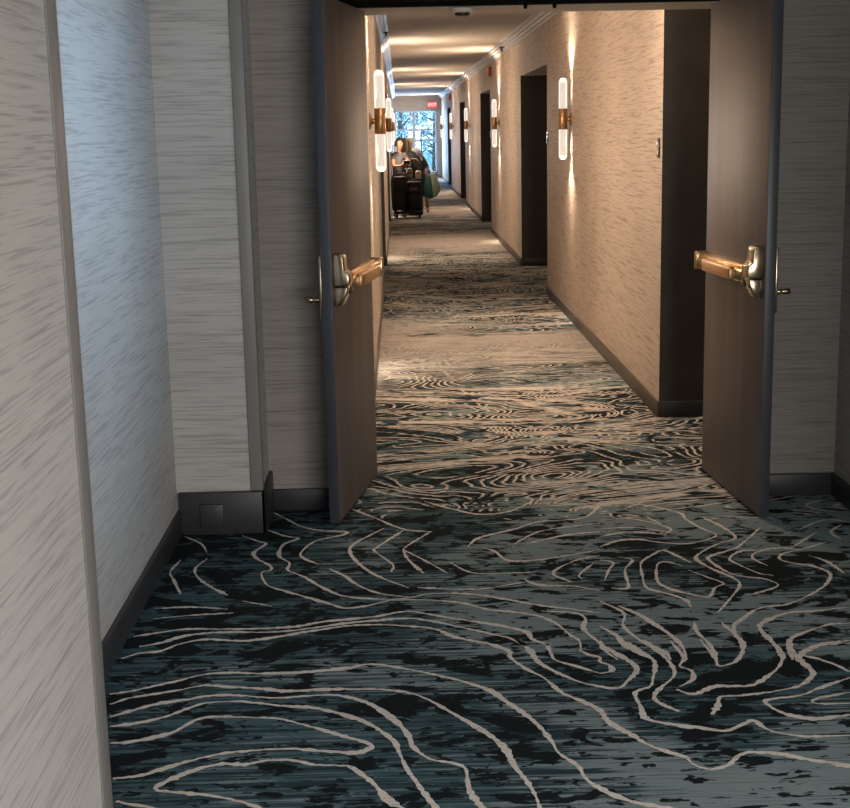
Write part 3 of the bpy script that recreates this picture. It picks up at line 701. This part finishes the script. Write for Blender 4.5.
# ------------------------------------------------------------------ people and luggage far down the corridor
M['skin'] = flat('skin', (.31, .16, .105), .5, 0, .05)
M['hair'] = flat('black hair', (.012, .009, .008), .45, 0, .2, 40)
M['tee'] = flat('grey tee shirt', (.085, .08, .092), .9, 0, .1, 14)
M['cloth_black'] = flat('black cloth', (.010, .010, .013), .85, 0, .2, 12)
M['nylon'] = flat('black nylon', (.006, .006, .008), .7, 0, .2, 20)
M['grey_bag'] = flat('taupe grey fabric', (.25, .215, .19), .8, 0, .1, 12)
M['cream_bag'] = flat('cream paper', (.70, .62, .48), .7, 0, .05)
M['green'] = flat('dark green canvas', (.010, .060, .050), .7, 0, .15, 9)
M['sage'] = flat('sage canvas', (.14, .165, .12), .7, 0, .12, 9)
M['rubber'] = flat('black rubber', (.01, .01, .01), .7)
M['phone'] = flat('pale phone', (.6, .62, .65), .3)
M['eye'] = flat('dark eye', (.02, .015, .012), .2)

def skin_mesh(joints, edges, root, levels=2):
    """joints: name -> (x, y, z, radius or (rx, ry))"""
    names = list(joints); idx = {n: i for i, n in enumerate(names)}
    me = bpy.data.meshes.new('fig'); me.from_pydata([joints[n][:3] for n in names], [(idx[a], idx[b]) for a, b in edges], [])
    o = link(bpy.data.objects.new('fig', me))
    o.modifiers.new('skin', 'SKIN').use_smooth_shade = True
    sv = me.skin_vertices[0].data
    for i, n in enumerate(names):
        r = joints[n][3]; sv[i].radius = r if isinstance(r, tuple) else (r, r)
        sv[i].use_root = (n == root)
    ss = o.modifiers.new('sub', 'SUBSURF'); ss.levels = ss.render_levels = levels
    bpy.context.view_layer.update()
    out = bpy.data.meshes.new_from_object(o.evaluated_get(bpy.context.evaluated_depsgraph_get()))
    bpy.data.objects.remove(o); bpy.data.meshes.remove(me)
    for p in out.polygons: p.use_smooth = True
    return out
def chain(*n): return list(zip(n, n[1:]))
def add_hand(J, E, tag_, wrist, d, side, up, hold=.55):
    """palm plus five bent fingers rooted in the palm; d = pointing direction, side = thumb side, up = back of the hand"""
    w = Vector(wrist); d = Vector(d).normalized(); up = Vector(up).normalized(); side = Vector(side).normalized()
    pal = w + d*.045
    J[tag_+'palm'] = (*pal, (.022, .030)); E.append((tag_+'wrist', tag_+'palm'))
    for k, (off, L) in enumerate(((-.026, .055), (-.009, .068), (.009, .072), (.026, .066))):
        a = pal + d*.035 + side*off; b = a + (d*.8 - up*hold*.5)*L*.55; c = b + (d*.45 - up*hold)*L*.5
        for nm, p, r in (('a', a, .0095), ('b', b, .009), ('c', c, .0075)): J[f'{tag_}f{k}{nm}'] = (*p, r)
        E += [(tag_+'palm', f'{tag_}f{k}a'), (f'{tag_}f{k}a', f'{tag_}f{k}b'), (f'{tag_}f{k}b', f'{tag_}f{k}c')]
    a = pal + side*.034 - d*.01; b = a + (d*.7 + side*.45 - up*.3)*.034; c = b + (d*.9 - up*.35)*.026
    for nm, p, r in (('a', a, .011), ('b', b, .0105), ('c', c, .0085)): J[f'{tag_}t{nm}'] = (*p, r)
    E += [(tag_+'palm', tag_+'ta'), (tag_+'ta', tag_+'tb'), (tag_+'tb', tag_+'tc')]

def mesh_obj(name, me, mat, parent):
    me.materials.clear(); me.materials.append(mat); me.name = name
    o = link(bpy.data.objects.new(name, me)); o.parent = parent
    return o
def head_parts(parent, c, face, tilt=0.0, bun=False, r=.088):
    """hair, eyes and ears placed round a head centre; face = unit vector the face looks along"""
    f = Vector(face).normalized(); s = f.cross(Vector((0, 0, 1))).normalized(); u = s.cross(f).normalized(); c = Vector(c)
    B = Matrix((s, f, u)).transposed().to_4x4(); B.translation = c
    t = bmesh.new(); bmesh.ops.create_uvsphere(t, u_segments=24, v_segments=16, radius=1)
    dl = [v for v in t.verts if (v.co.y > .28 and v.co.z < .52) or v.co.z < -.62]
    bmesh.ops.delete(t, geom=dl, context='VERTS')
    for v in t.verts: v.co = Vector((v.co.x*.083, v.co.y*.100 - .008, v.co.z*.112 + .012))
    for ff in t.faces: ff.smooth = True
    h = MB(); h.merge(t, B)
    if bun:
        t = bmesh.new(); bmesh.ops.create_uvsphere(t, u_segments=14, v_segments=10, radius=.042); t.transform(Matrix.Translation((0, -.115, -.03)))
        for ff in t.faces: ff.smooth = True
        h.merge(t, B)
    h.build('hair', M['hair'], parent)
    for k in (-1, 1):
        t = bmesh.new(); bmesh.ops.create_uvsphere(t, u_segments=10, v_segments=8, radius=.009); t.transform(Matrix.Translation((k*.030, .083, .004)))
        e = MB(); e.merge(t, B); e.build('eye', M['eye'], parent)

# person leaning on the luggage, face turned right, phone in hand
P1 = tag(empty('person', (.0, 27.20, 0)), 'person with tied back dark hair in grey tee shirt leaning on luggage with phone', 'person')
J = dict(pelvis=(-.02, 0, .80, (.085, .09)), waist=(-.03, -.01, .93, (.075, .085)), chest=(-.02, -.02, 1.10, (.10, .13)), neckb=(-.01, -.02, 1.225, .062), neck=(.0, -.025, 1.285, .042),
         jaw=(.018, -.05, 1.345, (.055, .058)), head=(.008, -.03, 1.42, (.076, .086)), crown=(.0, -.02, 1.485, (.058, .066)),
         nose0=(.048, -.118, 1.392, .012),
         shR=(-.12, -.03, 1.185, .052), elR=(-.115, -.17, .975, .038), rwrist=(.035, -.27, .995, .026),
         shL=(.12, -.01, 1.185, .056), elL=(.20, -.14, .985, .040), lwrist=(.17, -.29, 1.01, .026),
         hipR=(-.09, 0, .74, .066), knR=(-.105, -.02, .42, .058), anR=(-.10, .03, .075, .036), toR=(-.10, -.12, .03, .030),
         hipL=(.05, 0, .74, .066), knL=(.06, -.03, .42, .058), anL=(.06, .02, .075, .036), toL=(.07, -.13, .03, .030))
E_ = chain('pelvis', 'waist', 'chest', 'neckb', 'neck', 'jaw', 'head', 'crown') + [('jaw', 'nose0')] + chain('chest', 'shR', 'elR', 'rwrist') + chain('chest', 'shL', 'elL', 'lwrist') + chain('pelvis', 'hipR', 'knR', 'anR', 'toR') + chain('pelvis', 'hipL', 'knL', 'anL', 'toL')
add_hand(J, E_, 'r', J['rwrist'][:3], (.95, -.1, .25), (0, -.3, .95), (0, -1, 0))
add_hand(J, E_, 'l', J['lwrist'][:3], (-.5, -.35, .3), (.1, -.2, .95), (.6, -.6, .2))
mesh_obj('body', skin_mesh(J, E_, 'pelvis'), M['skin'], P1)
S1 = dict(hem=(-.025, 0, .72, (.125, .145)), waist=(-.03, -.01, .93, (.110, .130)), chest=(-.02, -.02, 1.10, (.118, .148)), neckb=(-.01, -.02, 1.215, .075),
          shR=(-.122, -.03, 1.185, .064), mR=(-.118, -.10, 1.08, .056), shL=(.122, -.01, 1.185, .069), mL=(.16, -.075, 1.085, .060))
mesh_obj('tee_shirt', skin_mesh(S1, chain('hem', 'waist', 'chest', 'neckb') + chain('chest', 'shR', 'mR') + chain('chest', 'shL', 'mL'), 'hem'), M['tee'], P1)
T1 = dict(top=(-.02, 0, .86, (.115, .132)), pelvis=(-.02, 0, .78, (.125, .142)), hipR=(-.10, 0, .70, .100), knR=(-.105, -.02, .42, .080), anR=(-.10, .02, .09, .066), hipL=(.06, 0, .70, .100), knL=(.06, -.03, .42, .080), anL=(.06, .015, .09, .066))
mesh_obj('trousers', skin_mesh(T1, chain('top', 'pelvis', 'hipR', 'knR', 'anR') + chain('pelvis', 'hipL', 'knL', 'anL'), 'pelvis'), M['cloth_black'], P1)
SH = MB()
for x in (-.10, .065):
    SH.prism([(-.165, 0), (.06, 0), (.065, .05), (.03, .085), (-.05, .07), (-.155, .045)], x-.043, x+.043, axis='x', bev=.012)
SH.build('shoes', M['rubber'], P1)
head_parts(P1, (.012, -.03, 1.405), (.45, -.9, -.12), bun=True)
ph = tag(empty('phone', (.14, 26.845, 1.055), .25), 'pale phone held in the hand of the person in grey', 'phone')
MB().box((-.075, -.004, -.036), (.075, .004, .036), .003).build('phone_case', M['phone'], ph)
MB().box((-.068, -.0052, -.031), (.068, -.0038, .031), .001).build('phone_screen', M['eye'], ph)

# second person, mostly hidden behind the loaded cart
P2 = tag(empty('person', (.43, 28.12, 0)), 'person with bare lower legs mostly hidden behind the luggage holding green bag', 'person')
J = dict(pelvis=(.0, 0, .78, (.085, .09)), waist=(-.03, -.02, .90, (.075, .085)), chest=(-.10, -.06, 1.04, (.10, .13)), neckb=(-.16, -.09, 1.13, .062), neck=(-.19, -.11, 1.17, .042),
         jaw=(-.225, -.15, 1.20, (.055, .058)), head=(-.235, -.14, 1.265, (.074, .084)), crown=(-.235, -.13, 1.325, (.055, .062)), nose0=(-.27, -.228, 1.235, .012),
         shR=(-.24, -.12, 1.09, .054), elR=(-.25, -.20, .89, .038), rwrist=(-.12, -.30, .85, .025),
         shL=(.03, -.10, 1.10, .054), elL=(.10, -.28, .97, .038), lwrist=(.14, -.54, .90, .025),
         hipR=(-.075, 0, .72, .080), knR=(-.02, -.03, .42, .052), anR=(.015, .03, .075, .034), toR=(.0, -.12, .03, .029),
         hipL=(.075, 0, .72, .080), knL=(.10, -.05, .42, .052), anL=(.125, .0, .075, .034), toL=(.125, -.15, .03, .029))
E_ = chain('pelvis', 'waist', 'chest', 'neckb', 'neck', 'jaw', 'head', 'crown') + [('jaw', 'nose0')] + chain('chest', 'shR', 'elR', 'rwrist') + chain('chest', 'shL', 'elL', 'lwrist') + chain('pelvis', 'hipR', 'knR', 'anR', 'toR') + chain('pelvis', 'hipL', 'knL', 'anL', 'toL')
add_hand(J, E_, 'r', J['rwrist'][:3], (.9, -.3, -.2), (0, 0, 1), (0, -1, 0))
add_hand(J, E_, 'l', J['lwrist'][:3], (.1, -.75, -.5), (-.9, 0, .1), (0, -.3, 1), .8)
mesh_obj('body', skin_mesh(J, E_, 'pelvis'), M['skin'], P2)
S2 = dict(hem=(.0, 0, .76, (.125, .14)), waist=(-.03, -.02, .90, (.108, .128)), chest=(-.10, -.06, 1.04, (.118, .148)), neckb=(-.155, -.088, 1.12, .074),
          shR=(-.242, -.12, 1.09, .066), mR=(-.248, -.20, .895, .050), fR=(-.15, -.28, .86, .042), shL=(.032, -.10, 1.10, .066), mL=(.10, -.275, .975, .050), fL=(.132, -.48, .915, .040))
mesh_obj('black_top', skin_mesh(S2, chain('hem', 'waist', 'chest', 'neckb') + chain('chest', 'shR', 'mR', 'fR') + chain('chest', 'shL', 'mL', 'fL'), 'hem'), M['cloth_black'], P2)
T2 = dict(top=(.0, 0, .82, (.112, .128)), pelvis=(.0, 0, .76, (.12, .135)), hipR=(-.075, 0, .68, .095), knR=(-.03, -.02, .48, .078), hipL=(.075, 0, .68, .095), knL=(.098, -.03, .48, .078))
mesh_obj('shorts', skin_mesh(T2, chain('top', 'pelvis', 'hipR', 'knR') + chain('pelvis', 'hipL', 'knL'), 'pelvis'), M['cloth_black'], P2)
head_parts(P2, (-.237, -.14, 1.25), (-.3, -.9, -.35))

# cart and what it carries
ct = tag(empty('luggage_cart', (.15, 26.55, 0)), 'low black platform cart under the pile of luggage', 'luggage cart')
MB().box((-.285, -.16, .09), (.285, .28, .125), .01).build('platform', M['nylon'], ct)
for x in (-.22, .22):
    for y in (-.10, .22):
        w = MB(); w.lathe([(0, -.014), (.034, -.014), (.04, -.008), (.04, .008), (.034, .014), (0, .014)], Matrix.Translation((x, y, .04)) @ Matrix.Rotation(math.pi/2, 4, 'Y'), 18).box((x-.018, y-.012, .04), (x-.013, y+.012, .092)).box((x+.013, y-.012, .04), (x+.018, y+.012, .092))
        w.build('wheel', M['rubber'], ct)
def suitcase(x0, x1, y0, y1, z0, z1, label, mat, handle=.0, group=None, pocket=True):
    r = tag(empty('suitcase', ((x0+x1)/2, (y0+y1)/2, z0)), label, 'suitcase', group)
    w, d, h = (x1-x0)/2, (y1-y0)/2, z1-z0
    MB().box((-w, -d, .03), (w, d, h), .035, seg=3).build('shell', M[mat], r)
    if pocket:
        MB().box((-w*.75, -d-.022, .07), (w*.75, -d+.02, h*.52), .018).build('front_pocket', M[mat], r)
        MB().box((-w*.68, -d-.016, h*.60), (w*.68, -d+.02, h*.88), .014).build('top_pocket', M[mat], r)
    hd = MB(); hd.tube([(-.07, 0, h-.01), (-.07, 0, h+.03+handle), (-.05, 0, h+.045+handle), (.05, 0, h+.045+handle), (.07, 0, h+.03+handle), (.07, 0, h-.01)], .009, 8)
    hd.build('pull_handle', M['rubber'], r)
    for sx in (-1, 1):
        for sy in (-1, 1):
            MB().lathe([(0, -.011), (.017, -.011), (.017, .011), (0, .011)], Matrix.Translation((sx*(w-.04), sy*(d-.04), .017)) @ Matrix.Rotation(math.pi/2, 4, 'Y'), 12).build('wheel', M['rubber'], r)
    return r
suitcase(-.135, .125, 26.50, 26.80, .125, .80, 'tall black soft suitcase at the left front of the luggage pile', 'nylon', group='black suitcases on the cart')
s2 = suitcase(.135, .415, 26.46, 26.80, .125, .70, 'black soft suitcase with maroon tag at the right front of luggage pile', 'nylon', group='black suitcases on the cart')
tag(MB().box((-.09, -.202, .40), (.05, -.19, .46), .004).build('luggage_tag', flat('dusty maroon', (.16, .07, .08), .6), s2), 'dusty maroon tag')
s3 = suitcase(.02, .29, 27.52, 27.76, 0, .90, 'large black case behind the duffel bag under the carton', 'nylon', handle=-.06, pocket=False)
# duffel: arched black bag lying over the back case and the suitcases
df = tag(empty('duffel_bag', (.295, 27.37, .725)), 'bulging black duffel bag arched on top of the luggage pile', 'bag')
prof = [(-.145, .02), (-.13, 0), (.13, 0), (.152, .03), (.156, .20), (.135, .32), (.09, .42), (.02, .50), (-.06, .53), (-.12, .50), (-.145, .40)]
t = MB(); t.prism(prof, -.12, .13, bev=.03); t.build('bag_body', M['nylon'], df)
t = MB(); t.tube([(-.125, -.122, .36), (-.05, -.128, .39), (.04, -.128, .385), (.11, -.122, .30)], .012, 8); tag(t.build('strap', M['grey_bag'], df), 'grey strap')
# duffel rests on a flat folded garment bag spanning the cart
gb = tag(empty('garment_bag', (.295, 27.37, 0)), 'black upright garment bag under the bulging duffel bag', 'bag')
MB().box((-.14, -.115, 0), (.14, .125, .722), .03, seg=3).build('bag_body', M['cloth_black'], gb)
MB().tube([(-.06, -.112, .50), (-.05, -.128, .57), (.05, -.128, .57), (.06, -.112, .50)], .008, 8).build('carry_handle', M['rubber'], gb)
bx_ = tag(empty('carton', (.155, 27.64, .915)), 'taupe grey carton topping the luggage pile beside the person', 'box')
MB().box((-.125, -.12, .0), (.125, .12, .60), .006).build('box_body', M['grey_bag'], bx_)
MB().box((-.022, -.1225, .06), (.022, .1225, .603), .001).build('tape_strip', M['cream_bag'], bx_)
jk = tag(empty('folded_jacket', (.35, 27.37, 1.145)), 'light grey folded jacket on the right shoulder of the duffel bag', 'jacket')
t = MB(); t.prism([(-.115, .118), (-.035, .09), (.042, .008), (.088, -.09), (.112, -.065), (.10, .08), (.045, .16), (-.10, .19)], -.11, .11, bev=.02); t.build('jacket_body', flat('light grey fleece', (.25, .245, .255), .9), jk)
t = MB(); t.tube([(-.09, -.115, .14), (.0, -.125, .10), (.06, -.12, .03)], [.03, .03, .022], 10); t.build('sleeve', flat('grey fleece', (.18, .175, .19), .9), jk)
um = tag(empty('umbrella', (.44, 27.62, .0)), 'closed black umbrella standing upright behind the folded jacket', 'umbrella')
MB().lathe([(0, 0), (.006, 0), (.008, .30), (.03, .42), (.036, 1.0), (.022, 1.22), (.012, 1.27), (0, 1.27)], None, 14).build('folded_canopy', M['cloth_black'], um)
MB().tube([(0, 0, 1.25), (0, 0, 1.52), (.0, 0, 1.60), (.02, 0, 1.63), (.045, 0, 1.62), (.055, 0, 1.58)], .011, 8).build('handle', M['rubber'], um)
# small bags on the front suitcases
tb = tag(empty('pouch', (.185, 26.72, .755)), 'tan grey pouch standing between black suitcases and duffel', 'pouch')
t = MB(); t.prism([(-.055, 0), (.055, 0), (.07, .10), (.055, .19), (-.03, .20), (-.07, .11)], -.05, .05, bev=.018); t.build('pouch_body', M['grey_bag'], tb)
MB().box((-.05, -.054, .095), (.055, -.048, .112), .002).build('zip', M['rubber'], tb)
cb = tag(empty('paper_bag', (.355, 26.68, .745)), 'small cream paper bag on the right suitcase beside green tote', 'paper bag')
MB().prism([(-.055, 0), (.055, 0), (.06, .14), (.03, .15), (-.05, .145)], -.045, .045, bev=.006).build('bag_body', M['cream_bag'], cb)
MB().lathe([(0, 0), (.014, 0), (.014, .003), (0, .003)], Matrix.Translation((.0, -.044, .10)) @ Matrix.Rotation(math.pi/2, 4, 'X'), 14).build('seal', M['eye'], cb)
# green tote held by the hidden person
gt = tag(empty('tote_bag', (.605, 27.42, .33)), 'dark green and sage tote bag hanging at the right of the luggage pile', 'bag')
t = MB(); t.prism([(-.165, .05), (-.03, -.01), (.05, .0), (.0, .46), (-.17, .40)], -.10, .10, bev=.02); t.build('green_panel', M['green'], gt)
t = MB(); t.prism([(.045, .005), (.12, .04), (.20, .16), (.155, .34), (.10, .48), (.0, .46)], -.095, .095, bev=.02); t.build('sage_panel', M['sage'], gt)
t = MB(); t.tube([(-.10, -.04, .42), (-.06, -.03, .54), (-.01, 0.02, .585), (.04, -.03, .55), (.07, -.04, .46)], .011, 8); t.build('handle', M['cream_bag'], gt)

# ------------------------------------------------------------------ light
w = bpy.data.worlds.new('World'); scene.world = w; w.use_nodes = True
nt = w.node_tree; bg = nt.nodes['Background']
tc = N(nt, 'ShaderNodeTexCoord'); sp = N(nt, 'ShaderNodeSeparateXYZ'); nt.links.new(tc.outputs['Generated'], sp.inputs[0])
c = ramp(nt, sp.outputs[2], [(.0, (.62, .85, 1.0)), (.5, (.45, .72, 1.0)), (1.0, (.25, .5, 1.0))])
nt.links.new(c, bg.inputs[0]); bg.inputs[1].default_value = 3.6
def area(loc, rot, sx, sy, e, col, spread=180):
    o = lamp('AREA', loc, e, col, shape='RECTANGLE', size=sx, size_y=sy, spread=math.radians(spread))
    o.rotation_euler = [math.radians(a) for a in rot]
    return o
# daylight from the lobby windows behind the camera, then two added fills
mw = area((1.9, -2.2, 1.05), (0, 0, 0), 2.6, 1.7, 140, (1, .955, .90))
mw.rotation_euler = (Vector((-.1, 4.0, 1.0)) - mw.location).to_track_quat('-Z', 'Y').to_euler()
bl = area((1.8, 4.3, 2.3), (0, 0, 0), .8, .5, 9, (.50, .74, 1.0), 62)  # unseen blue fill added to tint the recessed wall
bl.rotation_euler = (Vector((-.98, 4.35, 1.7)) - bl.location).to_track_quat('-Z', 'Y').to_euler()
sl = area((1.95, 1.0, 1.3), (0, 0, 0), 1.0, 1.0, 17, (1, .95, .91), 110)  # unseen side fill added to brighten the near wall and carpet
sl.rotation_euler = (Vector((-.3, 2.7, .35)) - sl.location).to_track_quat('-Z', 'Y').to_euler()
# weak unseen fill added under the near lobby ceiling
area((.6, 3.6, 2.72), (0, 0, 0), 1.0, 1.4, 1.5, (1, .9, .8))
# unseen warm area light set under the corridor ceiling just past the doors
area((.65, 7.6, 2.78), (0, 0, 0), .5, .5, 30, (1, .77, .56))
# daylight through the end window
area((.6, 48.6, 1.3), (90, 0, 180), 1.4, 2.1, 280, (.45, .70, 1.0))

# ------------------------------------------------------------------ camera
F, PIT, YAW, ROL, CH = 1364.8328, 0.1989387658108699, 0.01475022547663038, 0.020931306791942814, 1.6844
cy, sy, cp, sp_, cr, sr = math.cos(YAW), math.sin(YAW), math.cos(PIT), math.sin(PIT), math.cos(ROL), math.sin(ROL)
xa, ya, za = Vector((cy, -sy, 0)), Vector((sy, cy, 0)), Vector((0, 0, 1))
dd = ya*cp - za*sp_; u0 = ya*sp_ + za*cp
Xc = xa*cr - u0*sr; Uc = xa*sr + u0*cr
cam = bpy.data.cameras.new('camera'); co = link(bpy.data.objects.new('camera', cam))
cam.sensor_fit = 'HORIZONTAL'; cam.sensor_width = 36; cam.lens = F/850*36; cam.clip_start = .05; cam.clip_end = 300
Mx = Matrix((Xc, Uc, -dd)).transposed().to_4x4(); Mx.translation = (0, 0, CH)
co.matrix_world = Mx
scene.camera = co
scene.view_settings.view_transform = 'Standard'
scene.view_settings.look = 'None'
scene.view_settings.exposure = 0.0
